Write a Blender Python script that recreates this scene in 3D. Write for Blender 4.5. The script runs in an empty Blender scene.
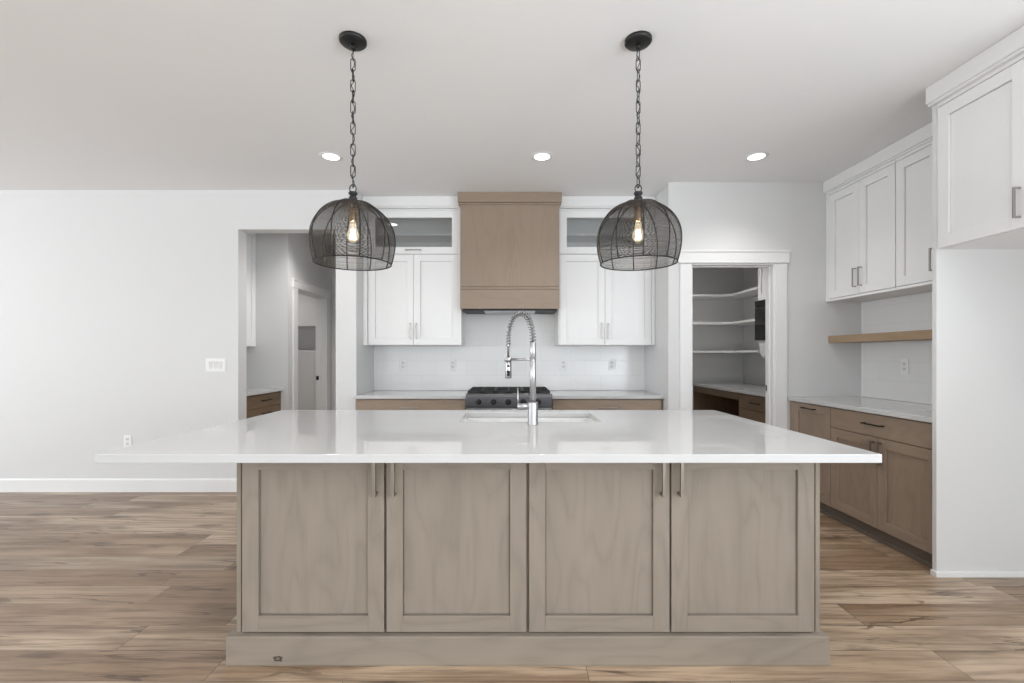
import bpy, bmesh, math, random
from mathutils import Vector, Matrix
random.seed(7)
SC = bpy.context.scene
COL = SC.collection
PI = math.pi

# ------------------------------------------------------------------ camera, world, large lights, exposure
H = 1.279                                   # eye height; the camera looks straight along +Y
cam_d = bpy.data.cameras.new('camera'); cam = bpy.data.objects.new('camera', cam_d); COL.objects.link(cam)
cam.location = (0, 0, H); cam.rotation_euler = (PI/2, 0, 0)
cam_d.sensor_width = 36; cam_d.lens = 460.6/1024*36
cam_d.shift_x = 1/1024; cam_d.shift_y = 14.7/1024
cam_d.clip_start = 0.02
SC.camera = cam

W = bpy.data.worlds.new('world'); SC.world = W; W.use_nodes = True
W.node_tree.nodes['Background'].inputs[0].default_value = (0.93, 0.97, 1.0, 1)
W.node_tree.nodes['Background'].inputs[1].default_value = 1.2

SC.view_settings.view_transform = 'Standard'; SC.view_settings.look = 'None'
SC.view_settings.gamma = 1; SC.view_settings.use_curve_mapping = False
SC.view_settings.exposure = -0.17

def area(name, loc, rot, sx, sy, power, color=(1, 1, 1)):
    d = bpy.data.lights.new(name, 'AREA'); d.shape = 'RECTANGLE'; d.size = sx; d.size_y = sy
    d.energy = power; d.color = color
    o = bpy.data.objects.new(name, d); COL.objects.link(o); o.location = loc; o.rotation_euler = rot
    return o
# daylight entering through the glazing of the great room behind and to the left of the camera
area('window_daylight_rear', (-2.6, -3.93, 1.38), (PI/2, 0, 0), 9.6, 2.5, 8, (0.985, 0.99, 1.0))
area('window_daylight_side', (-8.93, .2, 1.38), (PI/2, 0, -PI/2), 4.4, 2.5, 105, (0.985, 0.99, 1.0))
# uplights added in the window openings to brighten the ceiling
area('added_uplight_rear', (-2.6, -3.94, 1.38), (PI/2+1.0, 0, 0), 9.6, 2.4, 195, (0.88, 0.946, 1.0))
area('added_uplight_side', (-8.94, .2, 1.38), (PI/2+.8, 0, -PI/2), 4.4, 2.4, 215, (0.88, 0.946, 1.0))
area('added_uplight_right', (3.14, -1.6, 1.38), (PI/2+.95, 0, PI/2), 4.0, 2.4, 310, (0.88, 0.946, 1.0))

C_Z = 2.8486                                # ceiling height

# ------------------------------------------------------------------ node helpers and materials
class G:
    def __init__(s, name):
        s.m = bpy.data.materials.new(name); s.m.use_nodes = True
        s.nt = s.m.node_tree; s.nt.nodes.clear()
        s.out = s.nt.nodes.new('ShaderNodeOutputMaterial')
    def n(s, t, **kw):
        nd = s.nt.nodes.new(t)
        for k, v in kw.items(): setattr(nd, k, v)
        return nd
    def put(s, sock, v):
        if isinstance(v, bpy.types.NodeSocket): s.nt.links.new(v, sock)
        elif v is not None: sock.default_value = v
    def math(s, op, a, b=None, c=None, clamp=False):
        nd = s.n('ShaderNodeMath', operation=op, use_clamp=clamp)
        s.put(nd.inputs[0], a); s.put(nd.inputs[1], b); s.put(nd.inputs[2], c)
        return nd.outputs[0]
    def sep(s, v):
        nd = s.n('ShaderNodeSeparateXYZ'); s.put(nd.inputs[0], v); return nd.outputs
    def comb(s, x, y, z):
        nd = s.n('ShaderNodeCombineXYZ')
        for i, v in enumerate((x, y, z)): s.put(nd.inputs[i], v)
        return nd.outputs[0]
    def vmath(s, op, a, b):
        nd = s.n('ShaderNodeVectorMath', operation=op); s.put(nd.inputs[0], a); s.put(nd.inputs[1], b); return nd.outputs[0]
    def noise(s, v, scale, detail=3, rough=.5, dist=0.):
        nd = s.n('ShaderNodeTexNoise'); s.put(nd.inputs['Vector'], v)
        nd.inputs['Scale'].default_value = scale; nd.inputs['Detail'].default_value = detail
        nd.inputs['Roughness'].default_value = rough; nd.inputs['Distortion'].default_value = dist
        return nd.outputs['Fac']
    def white(s, v):
        nd = s.n('ShaderNodeTexWhiteNoise', noise_dimensions='3D'); s.put(nd.inputs['Vector'], v); return nd.outputs['Value'], nd.outputs['Color']
    def ramp(s, f, stops, interp='LINEAR'):
        nd = s.n('ShaderNodeValToRGB'); cr = nd.color_ramp; cr.interpolation = interp
        while len(cr.elements) < len(stops): cr.elements.new(0.5)
        for e, (p, c) in zip(cr.elements, stops):
            e.position = p; e.color = (c if isinstance(c, tuple) else (c, c, c)) + (1,)
        s.put(nd.inputs[0], f); return nd.outputs[0]
    def mix(s, f, a, b, mode='MIX'):
        nd = s.n('ShaderNodeMix', data_type='RGBA', blend_type=mode)
        s.put(nd.inputs[0], f)
        s.put(nd.inputs[6], a if not isinstance(a, tuple) else a + (1,)); s.put(nd.inputs[7], b if not isinstance(b, tuple) else b + (1,))
        return nd.outputs[2]
    def obj(s):
        return s.n('ShaderNodeTexCoord').outputs['Object']
    def bump(s, h, strength, dist=.001):
        nd = s.n('ShaderNodeBump'); nd.inputs['Strength'].default_value = strength; nd.inputs['Distance'].default_value = dist
        s.put(nd.inputs['Height'], h); return nd.outputs[0]
    def bsdf(s, color, rough=.5, metal=0., normal=None, spec=.5, coat=0., emis=None, estr=0.):
        b = s.n('ShaderNodeBsdfPrincipled')
        s.put(b.inputs['Base Color'], color + (1,) if isinstance(color, tuple) else color)
        s.put(b.inputs['Roughness'], rough); b.inputs['Metallic'].default_value = metal
        b.inputs['Specular IOR Level'].default_value = spec
        b.inputs['Coat Weight'].default_value = coat
        if normal is not None: s.put(b.inputs['Normal'], normal)
        if emis: b.inputs['Emission Color'].default_value = emis + (1,); b.inputs['Emission Strength'].default_value = estr
        s.nt.links.new(b.outputs[0], s.out.inputs[0])
        return s.m

def paint(name, c, rough=.5, bscale=260., bstr=.06, spec=.3):
    g = G(name); v = g.obj()
    n = g.noise(v, bscale, 2)
    big = g.noise(v, 1.3, 2)
    col = g.mix(g.math('MULTIPLY', big, .35), c, tuple(x*.97 for x in c))
    return g.bsdf(col, rough, normal=g.bump(n, bstr, .002), spec=spec)

def plain(name, c, rough=.5, metal=0., spec=.5, var=.06, scale=40., emis=None, estr=0.):
    g = G(name); v = g.obj()
    n = g.noise(v, scale, 3)
    r = g.math('MULTIPLY_ADD', n, .12, rough-.06)
    col = g.mix(n, tuple(min(1, x*(1+var)) for x in c), tuple(x*(1-var) for x in c))
    return g.bsdf(col, r, metal, spec=spec, emis=emis, estr=estr)

def brushed(name, c, rough=.3, axis=2):
    g = G(name); v = g.sep(g.obj())
    k = [260, 260, 260]; k[axis] = 4
    st = g.comb(*[g.math('MULTIPLY', v[i], k[i]) for i in range(3)])
    n = g.noise(st, 1., 2)
    return g.bsdf(g.mix(n, tuple(x*.9 for x in c), c), g.math('MULTIPLY_ADD', n, .14, rough-.07), 1.0)

def wood(name, c, axis, contrast=1., rough=.42, knot=None):
    """stained maple: faint cathedral figure along `axis` with fine pores"""
    g = G(name); tc = g.n('ShaderNodeTexCoord').outputs['Object']
    rnd = g.n('ShaderNodeObjectInfo').outputs['Random']
    v = g.sep(tc)
    def st(along, across, off):
        k = [across]*3; k[axis] = along
        return g.comb(*[g.math('MULTIPLY_ADD', v[i], k[i], g.math('MULTIPLY', rnd, off*(i+1))) for i in range(3)])
    low = g.noise(st(.75, 3.2, 9.), 1.6, 2, .45, .25)
    rings = g.math('PINGPONG', g.math('MULTIPLY', low, 15.), 1.)
    ring = g.math('POWER', rings, 1.8)
    fine = g.noise(st(5., 170., 5.), 1., 3, .6)
    mid = g.noise(st(1.2, 16., 3.), 1., 3, .55)
    blot = g.noise(st(2.2, 5., 7.), 1.2, 2)
    t = g.math('ADD', g.math('MULTIPLY', ring, .23), g.math('MULTIPLY', fine, .34))
    t = g.math('ADD', t, g.math('MULTIPLY', mid, .34))
    t = g.math('ADD', t, g.math('MULTIPLY', blot, .34))
    a = .10*contrast
    col = g.ramp(t, [(.32, tuple(min(1, x*(1+a)) for x in c)), (.62, c), (.95, tuple(x*(1-1.7*a) for x in c))])
    if knot:                                   # one round knot at (x, z) on the face
        dx = g.math('DIVIDE', g.math('SUBTRACT', v[0], knot[0]), .021); dz = g.math('DIVIDE', g.math('SUBTRACT', v[2], knot[1]), .0125)
        r = g.math('ADD', g.math('SQRT', g.math('ADD', g.math('MULTIPLY', dx, dx), g.math('MULTIPLY', dz, dz))), g.math('MULTIPLY_ADD', g.noise(tc, 90., 3), .9, -.45))
        col = g.mix(g.ramp(r, [(.0, .45), (.35, .35), (.6, .95), (.85, .9), (1., 0.)]), col, (.045, .036, .028))
    return g.bsdf(col, g.math('MULTIPLY_ADD', fine, .1, rough), normal=g.bump(fine, .08, .0006), spec=.35)

def floor_mat():
    g = G('oak_plank_floor'); v = g.sep(g.obj()); x, y = v[0], v[1]
    PW, PL = .188, 1.52
    yr = g.math('DIVIDE', g.math('ADD', y, .067), PW); row = g.math('FLOOR', yr)
    off, _ = g.white(g.comb(row, 3.1, .7))
    xr = g.math('ADD', g.math('DIVIDE', x, PL), g.math('MULTIPLY', off, 3.)); colm = g.math('FLOOR', xr)
    pid, pcol = g.white(g.comb(row, colm, 2.3)); pc = g.sep(pcol)
    fy = g.math('FRACT', yr); fx = g.math('FRACT', xr)
    dy = g.math('MULTIPLY', g.math('MINIMUM', fy, g.math('SUBTRACT', 1., fy)), PW)
    dx = g.math('MULTIPLY', g.math('MINIMUM', fx, g.math('SUBTRACT', 1., fx)), PL)
    seam = g.math('LESS_THAN', g.math('MINIMUM', dy, dx), .0015)
    def st(kx, ky, o): return g.comb(g.math('MULTIPLY_ADD', x, kx, g.math('MULTIPLY', pid, 61*o)), g.math('MULTIPLY_ADD', y, ky, g.math('MULTIPLY', pc[1], 37*o)), g.math('MULTIPLY', pc[2], 9.*o))
    cloud = g.noise(st(1.1, 6., 1.), 1., 3, .55, .4)
    grain = g.noise(st(1.7, 34., 1.3), 1., 5, .66, .5)
    fine = g.noise(st(9., 260., 1.7), 1., 3, .6)
    base = g.ramp(pid, [(0., (.265, .165, .097)), (.22, (.385, .268, .172)), (.5, (.585, .44, .31)), (.78, (.46, .355, .262)), (1., (.325, .238, .166))])
    c = g.mix(g.ramp(cloud, [(.40, 0.), (.68, 1.)]), base, (.205, .120, .062))
    c = g.mix(g.math('MULTIPLY', g.ramp(grain, [(.45, 0.), (.64, 1.)]), .68), c, (.105, .060, .032))
    c = g.mix(g.math('MULTIPLY', g.ramp(fine, [(.35, 0.), (.75, 1.)]), .22), c, (.50, .43, .35))
    # long dark mineral streaks
    ln = g.noise(st(.9, 9., 2.3), 1., 3, .5, .5)
    streak = g.math('LESS_THAN', g.math('ABSOLUTE', g.math('SUBTRACT', ln, .5)), .013)
    gate = g.ramp(g.noise(st(2.0, 5., 3.1), 1., 2), [(.47, 0.), (.58, 1.)])
    c = g.mix(g.math('MULTIPLY', g.math('MULTIPLY', streak, gate), .75), c, (.075, .048, .030))
    # knots
    vo = g.n('ShaderNodeTexVoronoi'); g.put(vo.inputs['Vector'], st(2.1, 6.3, 1.9)); vo.inputs['Scale'].default_value = 1.
    wob = g.noise(st(16., 60., 1.), 1., 3)
    kd = g.math('ADD', vo.outputs['Distance'], g.math('MULTIPLY', g.math('SUBTRACT', wob, .5), .22))
    ksel = g.math('GREATER_THAN', g.sep(vo.outputs['Color'])[0], .55)
    c = g.mix(g.math('MULTIPLY', g.math('MULTIPLY', g.ramp(kd, [(.0, 1.), (.13, .75), (.28, 0.)]), ksel), .75), c, (.06, .040, .027))
    c = g.mix(g.math('MULTIPLY', seam, .8), c, (.06, .042, .03))
    h = g.math('SUBTRACT', g.math('MULTIPLY', grain, .4), seam)
    return g.bsdf(c, g.math('MULTIPLY_ADD', grain, .16, .27), normal=g.bump(h, .18, .0012), spec=.5)

def quartz_mat():
    g = G('white_quartz'); v = g.obj()
    w = g.noise(v, 1.7, 4, .6, 1.2)
    vein = g.ramp(g.math('ABSOLUTE', g.math('SUBTRACT', w, .5)), [(.0, 1.), (.012, .35), (.03, 0.)])
    gate = g.ramp(g.noise(v, 1.1, 2), [(.54, 0.), (.72, 1.)])
    sp = g.noise(v, 160., 2)
    c = g.mix(g.math('MULTIPLY', g.math('MULTIPLY', vein, gate), .20), (.575, .575, .575), (.36, .35, .34))
    c = g.mix(g.math('MULTIPLY', sp, .10), c, (.52, .52, .52))
    return g.bsdf(c, .02, spec=.65)

def tile_mat(name, ax):
    """glossy white running-bond tile; ax = in-plane horizontal axis"""
    g = G(name); v = g.sep(g.obj())
    R, L = .1585, .317
    zr = g.math('DIVIDE', v[2], R); row = g.math('FLOOR', zr)
    ur = g.math('ADD', g.math('DIVIDE', v[ax], L), g.math('MULTIPLY', g.math('MODULO', g.math('ABSOLUTE', row), 2.), .5))
    fz, fu = g.math('FRACT', zr), g.math('FRACT', ur)
    d = g.math('MINIMUM', g.math('MULTIPLY', g.math('MINIMUM', fz, g.math('SUBTRACT', 1., fz)), R), g.math('MULTIPLY', g.math('MINIMUM', fu, g.math('SUBTRACT', 1., fu)), L))
    gr = g.ramp(d, [(.0009, 1.), (.0026, 0.)])
    tone, _ = g.white(g.comb(row, g.math('FLOOR', ur), 1.))
    c = g.mix(tone, (.815, .815, .81), (.795, .795, .79))
    c = g.mix(g.math('MULTIPLY', gr, .35), c, (.62, .62, .62))
    wav = g.noise(g.obj(), 9., 2)
    h = g.math('SUBTRACT', g.math('MULTIPLY', wav, .6), gr)
    return g.bsdf(c, .16, normal=g.bump(h, .25, .0015))

def glass_mat():
    g = G('cabinet_glass')
    tr = g.n('ShaderNodeBsdfTransparent'); tr.inputs[0].default_value = (.90, .92, .92, 1)
    gl = g.n('ShaderNodeBsdfGlossy'); gl.inputs['Roughness'].default_value = .02
    fr = g.n('ShaderNodeFresnel'); fr.inputs[0].default_value = 1.6
    mx = g.n('ShaderNodeMixShader'); g.put(mx.inputs[0], g.math('MULTIPLY_ADD', fr.outputs[0], 1.0, .12))
    g.nt.links.new(tr.outputs[0], mx.inputs[1]); g.nt.links.new(gl.outputs[0], mx.inputs[2]); g.nt.links.new(mx.outputs[0], g.out.inputs[0])
    return g.m

WALL = paint('wall_paint', (.69, .69, .69), .55, 220, .05)
CEIL = paint('ceiling_paint', (.86, .86, .865), .65, 95, .22)
TRIM = paint('trim_paint', (.80, .80, .80), .35, 300, .02, .4)
PANEL = paint('panel_grey_white', (.70, .70, .70), .4, 320, .02, .4)
CABW = paint('cabinet_white_lacquer', (.825, .825, .825), .32, 320, .015, .45)
FLOOR = floor_mat(); QUARTZ = quartz_mat()
TILE_X = tile_mat('backsplash_tile', 0); TILE_Y = tile_mat('backsplash_tile_side', 1)
def woods(n, c, k=1., r=.42): return [wood(n+'_upright_grain', c, 2, k, r), wood(n+'_level_grain', c, 0, k, r)]
ISL = woods('greige_daylit_maple', (.290, .248, .202), 1.15)  # maple greyed by cool daylight put into its colour
TAUPE = woods('taupe_maple', (.325, .248, .188), 1.0)
HOODW = woods('warm_maple', (.295, .228, .176), .6, .17)
SHELFW = woods('shelf_maple', (.330, .235, .150), .8)
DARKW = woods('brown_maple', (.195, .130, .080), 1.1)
NICKEL = brushed('brushed_nickel', (.42, .40, .38), .34)
BRONZE = brushed('satin_bronze', (.37, .335, .30), .36)
STEEL = brushed('stainless_steel', (.52, .52, .53), .32)
CHROME = brushed('chrome', (.40, .40, .41), .22)
DKSTEEL = brushed('dark_stainless', (.17, .17, .18), .35, 0)
BLACK = plain('black_metal', (.011, .011, .011), .48, 0.15)
IRON = plain('cast_iron', (.018, .018, .018), .62)
RUB = plain('black_rubber', (.012, .012, .013), .5)
BGLASS = plain('black_glass', (.008, .008, .008), .12)
PLAST = plain('white_plastic', (.84, .84, .84), .35, var=.01)
ROCK = plain('rocker_plastic', (.70, .70, .70), .35, var=.01)
SLOT = plain('grey_slot', (.30, .30, .30), .5)
SINKM = plain('white_fireclay', (.84, .84, .84), .14, var=.01)
TOE = woods('toe_kick_shaded_maple', (.135, .112, .092), .8)  # toe-kick shade is put into this darker maple colour
GLASS = glass_mat()
LENS = plain('lamp_lens', (.9, .9, .9), .4, emis=(1., .97, .92), estr=6.)
BULB = plain('bulb_glass', (.9, .8, .6), .3, emis=(1., .78, .48), estr=280.)
g = G('clear_bulb_glass')
_t = g.n('ShaderNodeBsdfTransparent'); _t.inputs[0].default_value = (1., .96, .90, 1)
_e = g.n('ShaderNodeBsdfGlossy'); _e.inputs['Roughness'].default_value = .03
_x = g.n('ShaderNodeMixShader'); _x.inputs[0].default_value = .10
g.nt.links.new(_t.outputs[0], _x.inputs[1]); g.nt.links.new(_e.outputs[0], _x.inputs[2])
_m = g.n('ShaderNodeEmission'); _m.inputs[0].default_value = (1., .84, .60, 1); _m.inputs[1].default_value = .55   # the lit glass itself
_a = g.n('ShaderNodeAddShader'); g.nt.links.new(_x.outputs[0], _a.inputs[0]); g.nt.links.new(_m.outputs[0], _a.inputs[1]); g.nt.links.new(_a.outputs[0], g.out.inputs[0])
BULBG = g.m
FILA = plain('filament_socket', (.45, .33, .22), .35, 1.0)
WIRE = plain('black_wire', (.050, .042, .036), .34, 0.8)

# ------------------------------------------------------------------ mesh builder
class MB:
    def __init__(s): s.v, s.f, s.mi, s.sm = [], [], [], []
    def add(s, vs, fs, mi=0, sm=False):
        b = len(s.v); s.v += [tuple(p) for p in vs]
        for f in fs: s.f.append([b+i for i in f]); s.mi.append(mi); s.sm.append(sm)
        return s
    def box(s, x0, x1, y0, y1, z0, z1, mi=0):
        vs = [(x, y, z) for z in (z0, z1) for y in (y0, y1) for x in (x0, x1)]
        return s.add(vs, [(0, 2, 3, 1), (4, 5, 7, 6), (0, 1, 5, 4), (2, 6, 7, 3), (0, 4, 6, 2), (1, 3, 7, 5)], mi)
    def prism_x(s, prof, x0, x1, mi=0):            # prof: (y,z) polygon, extruded along x
        n = len(prof); vs = [(x0, y, z) for y, z in prof] + [(x1, y, z) for y, z in prof]
        fs = [(i, (i+1) % n, n+(i+1) % n, n+i) for i in range(n)] + [tuple(range(n))[::-1], tuple(range(n, 2*n))]
        return s.add(vs, fs, mi)
    def prism_z(s, poly, z0, z1, mi=0):
        n = len(poly); vs = [(x, y, z0) for x, y in poly] + [(x, y, z1) for x, y in poly]
        fs = [(i, (i+1) % n, n+(i+1) % n, n+i) for i in range(n)] + [tuple(range(n))[::-1], tuple(range(n, 2*n))]
        return s.add(vs, fs, mi)
    def lathe(s, prof, c=(0, 0, 0), axis='z', n=32, mi=0, cap=True):
        vs = []
        for r, h in prof:
            for k in range(n):
                a = 2*PI*k/n; p, q = r*math.cos(a), r*math.sin(a)
                w = {'z': (p, q, h), 'y': (p, h, -q), 'x': (h, p, q)}[axis]
                vs.append((c[0]+w[0], c[1]+w[1], c[2]+w[2]))
        fs = [(j*n+k, j*n+(k+1) % n, (j+1)*n+(k+1) % n, (j+1)*n+k) for j in range(len(prof)-1) for k in range(n)]
        s.add(vs, fs, mi, True)
        if cap:
            b = len(s.v)-len(vs)
            for j in (0, len(prof)-1):
                if prof[j][0] > 1e-6: s.f.append([b+j*n+k for k in range(n)]); s.mi.append(mi); s.sm.append(False)
        return s
    def tube(s, pts, r, n=8, closed=False, mi=0):
        P = [Vector(p) for p in pts]; m = len(P); vs = []
        up = Vector((0, 0, 1)); prev = None
        for i in range(m):
            a = P[(i-1) % m] if closed or i > 0 else P[i]; b = P[(i+1) % m] if closed or i < m-1 else P[i]
            t = (b-a).normalized()
            if prev is None:
                u = up if abs(t.z) < .9 else Vector((1, 0, 0))
                nx = t.cross(u).normalized()
            else:
                nx = (prev - t*prev.dot(t)).normalized()
            prev = nx; ny = t.cross(nx)
            rr = r[i] if isinstance(r, (list, tuple)) else r
            for k in range(n):
                ang = 2*PI*k/n; vs.append(P[i] + nx*(rr*math.cos(ang)) + ny*(rr*math.sin(ang)))
        fs = []
        for i in range(m if closed else m-1):
            j = (i+1) % m
            for k in range(n): fs.append((i*n+k, i*n+(k+1) % n, j*n+(k+1) % n, j*n+k))
        if not closed: fs += [tuple(range(n))[::-1], tuple((m-1)*n+k for k in range(n))]
        return s.add(vs, fs, mi, True)
    def build(s, name, mats, parent=None, bevel=.0, loc=None):
        if not isinstance(mats, (list, tuple)): mats = [mats]
        if loc is None:
            if parent is None and s.v:
                xs = [p[0] for p in s.v]; ys = [p[1] for p in s.v]; zs = [p[2] for p in s.v]
                loc = ((min(xs)+max(xs))/2, (min(ys)+max(ys))/2, min(zs))
            else: loc = (0, 0, 0)
        me = bpy.data.meshes.new(name)
        me.from_pydata([(p[0]-loc[0], p[1]-loc[1], p[2]-loc[2]) for p in s.v], [], s.f)
        for m in mats: me.materials.append(m)
        me.polygons.foreach_set('material_index', s.mi); me.polygons.foreach_set('use_smooth', s.sm)
        bm = bmesh.new(); bm.from_mesh(me); bmesh.ops.recalc_face_normals(bm, faces=bm.faces); bm.to_mesh(me); bm.free()
        o = bpy.data.objects.new(name, me); COL.objects.link(o); o.location = loc
        if parent is not None: o.parent = parent
        if bevel:
            b = o.modifiers.new('bevel', 'BEVEL'); b.width = bevel; b.segments = 2; b.limit_method = 'ANGLE'; b.angle_limit = .7
        return o

def tag(o, label, cat, group=None):
    o['label'] = label; o['category'] = cat
    if group: o['group'] = group
    return o
def thing(name, label, cat, loc=(0, 0, 0), rz=0, group=None):
    o = bpy.data.objects.new(name, None); COL.objects.link(o); o.empty_display_size = .1
    o.location = loc; o.rotation_euler = (0, 0, rz)
    return tag(o, label, cat, group)
def struct(name, mb, mats, bevel=0., loc=(0, 0, 0)):
    o = mb.build(name, mats, bevel=bevel, loc=loc); o['kind'] = 'structure'; return o
def dup(root, loc, label, rz=None):
    """copy of a thing with its parts and sub-parts"""
    r = root.copy(); COL.objects.link(r); r.location = loc; r['label'] = label
    if rz is not None: r.rotation_euler = (0, 0, rz)
    for ch in list(root.children):
        c = ch.copy(); COL.objects.link(c); c.parent = r
        for gch in list(ch.children):
            d = gch.copy(); COL.objects.link(d); d.parent = c
    return r

# ------------------------------------------------------------------ room shell
YL, YP, YN = 4.3465, 4.1613, 4.908           # planes of the left wall, the pantry wall and the range niche
XR = 3.1716                                  # right wall
XN0, XN1 = -1.46, 1.4225                     # sides of the range niche
struct('floor', MB().box(-9.1, 3.3, -4.1, 8.2, -.06, 0), FLOOR)
struct('ceiling', MB().box(-9.1, 3.3, -4.1, 8.2, C_Z, C_Z+.1), CEIL)
DX0, DX1, DZ = -2.574, -1.654, 2.476         # doorway to the hall
struct('wall_left', MB().box(-9.1, DX0, YL, YL+.136, 0, C_Z).box(DX0, DX1, YL, YL+.136, DZ, C_Z).box(DX1, XN0, YL, 6.6, 0, C_Z), WALL)
struct('wall_niche', MB().box(XN0, XN1, YN, YN+.1, 0, C_Z), WALL)
PX0, PX1, PZ = 1.628, 2.380, 2.115           # pantry opening
struct('wall_pantry', MB().box(XN1, PX0, YP, YP+.125, 0, C_Z).box(PX1, XR, YP, YP+.125, 0, C_Z).box(PX0, PX1, YP, YP+.125, PZ, C_Z)
       .box(XN1, XN1+.125, YP+.125, 6.4, 0, C_Z), WALL)
struct('wall_right', MB().box(XR, XR+.12, -4.1, -3.6, 0, C_Z).box(XR, XR+.12, .4, 6.4, 0, C_Z).box(XR, XR+.12, -3.6, .4, 0, .12).box(XR, XR+.12, -3.6, .4, 2.65, C_Z), WALL)
struct('wall_pantry_back', MB().box(XN1+.125, XR, 6.283, 6.4, 0, C_Z), WALL)
# hall and nook behind the doorway
struct('wall_nook_back', MB().box(-3.40, -2.566, 5.30, 5.42, 0, C_Z), WALL)
struct('wall_nook_side', MB().box(-3.40, -3.264, YL+.136, 5.30, 0, C_Z), WALL)
HY0, HY1, HZ = 5.515, 6.375, 2.09            # door opening in the hall's side wall
struct('wall_hall', MB().box(-2.702, -2.566, 5.42, HY0, 0, C_Z).box(-2.702, -2.566, HY1, 7.3, 0, C_Z).box(-2.702, -2.566, HY0, HY1, HZ, C_Z), WALL)
struct('wall_hall_back', MB().box(-2.566, -1.2, 6.60, 6.70, 0, C_Z), WALL)
struct('wall_mudroom', MB().box(-5.6, -2.702, 7.3, 7.4, 0, C_Z).box(-5.7, -5.6, 5.3, 7.4, 0, C_Z).box(-5.6, -3.40, 5.30, 5.42, 0, C_Z), WALL)
# great room behind the camera, with its glazing
WR = [(-7.8, -5.4), (-5.0, -3.4), (-3.0, -.8), (-.4, 1.8)]
m = MB().box(-9.1, XR+.12, -4.1, -4.0, 2.65, C_Z).box(-9.1, XR+.12, -4.1, -4.0, 0, .12)
xs = [-9.1] + [a for w in WR for a in w] + [XR+.12]
for i in range(0, len(xs), 2): m.box(xs[i], xs[i+1], -4.1, -4.0, .12, 2.65)
struct('wall_rear', m, WALL)
struct('wall_side', MB().box(-9.1, -9, -4, -2.0, 0, C_Z).box(-9.1, -9, 2.4, 5.3, 0, C_Z).box(-9.1, -9, -2.0, 2.4, 2.65, C_Z).box(-9.1, -9, -2.0, 2.4, 0, .12), WALL)
def window(idx, x0, x1, y0, y1):
    w = .05; m = MB()
    if abs(x1-x0) > abs(y1-y0):
        ym = (y0+y1)/2
        for a, b in ((x0, x0+w), (x1-w, x1), ((x0+x1)/2-w/2, (x0+x1)/2+w/2)): m.box(a, b, y0, y1, .12, 2.65)
        m.box(x0+w, x1-w, y0, y1, .12, .12+w).box(x0+w, x1-w, y0, y1, 2.65-w, 2.65)
    else:
        for a, b in ((y0, y0+w), (y1-w, y1), ((y0+y1)/2-w/2, (y0+y1)/2+w/2)): m.box(x0, x1, a, b, .12, 2.65)
        m.box(x0, x1, y0+w, y1-w, .12, .12+w).box(x0, x1, y0+w, y1-w, 2.65-w, 2.65)
    struct('window_%d' % idx, m, TRIM, .003)
for i, (a, b) in enumerate(WR): window(i+1, a, b, -4.08, -4.02)
window(5, -9.08, -9.02, -2.0, 2.4)
window(6, XR+.02, XR+.08, -3.6, .4)  # window added on the right wall for the right-hand ceiling uplight

# trims
def base_prof(y):                             # baseboard profile, wall face at y, room towards -y
    return [(y, 0), (y-.014, 0), (y-.014, .112), (y-.010, .124), (y, .124)]
struct('baseboard_left', MB().prism_x(base_prof(YL), -9, DX0-.002), TRIM)
struct('baseboard_pillar', MB().prism_x(base_prof(YL), DX1+.002, XN0-.002), TRIM)
struct('baseboard_pantry', MB().prism_x(base_prof(YP), PX1+.115, 2.50), TRIM)
def casing(idx, x0, x1, zt, y, w=.105, hh=.088):
    m = MB().box(x0-w, x0, y-.018, y, 0, zt).box(x1, x1+w, y-.018, y, 0, zt)
    m.box(x0-w-.015, x1+w+.015, y-.028, y, zt+.002, zt+.012).box(x0-w-.02, x1+w+.02, y-.024, y, zt+.012, zt+.012+hh)
    m.box(x0-w-.026, x1+w+.026, y-.032, y, zt+.012+hh, zt+.03+hh)
    return struct('trim_%d' % idx, m, TRIM, .002)
casing(1, PX0, PX1, PZ, YP)
# pantry jamb lining with its stop
m = MB().box(PX0, PX0+.012, YP-.002, YP+.127, 0, PZ).box(PX1-.012, PX1, YP-.002, YP+.127, 0, PZ).box(PX0+.012, PX1-.012, YP-.002, YP+.127, PZ-.012, PZ)
m.box(PX0+.012, PX0+.022, YP+.05, YP+.085, 0, PZ-.012).box(PX1-.022, PX1-.012, YP+.05, YP+.085, 0, PZ-.012).box(PX0+.022, PX1-.022, YP+.05, YP+.085, PZ-.022, PZ-.012)
struct('trim_2', m, TRIM, .0015)
# hall door casing on the X = -2.566 wall (profile extruded by hand)
X = -2.566
m = MB().box(X, X+.018, HY0-.105, HY0, 0, HZ).box(X, X+.018, HY1, HY1+.105, 0, HZ).box(X, X+.024, HY0-.125, HY1+.125, HZ, HZ+.085).box(X, X+.032, HY0-.13, HY1+.13, HZ+.085, HZ+.10)
m.box(X-.136, X+.001, HY0-.001, HY0+.012, 0, HZ).box(X-.136, X+.001, HY1-.012, HY1+.001, 0, HZ).box(X-.136, X+.001, HY0+.012, HY1-.012, HZ-.012, HZ)
m.box(X-.085, X-.045, HY1-.022, HY1-.012, 0, HZ-.012)
struct('trim_3', m, TRIM, .0015)
# crowns of the wall cabinets
def crown_prof(y):                            # face at y, room towards -y
    return [(y+.02, 2.738), (y-.012, 2.738), (y-.012, 2.752), (y-.026, 2.752), (y-.026, C_Z-.001), (y+.02, C_Z-.001)]

# backsplashes
struct('backsplash_niche', MB().box(XN0+.001, XN1-.001, YN-.008, YN, .916, 1.76), TILE_X, loc=(0, 0, .914))
struct('backsplash_right', MB().box(XR-.008, XR, 2.72, YP-.001, .916, 1.765), TILE_Y, loc=(0, 0, .914))

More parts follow.
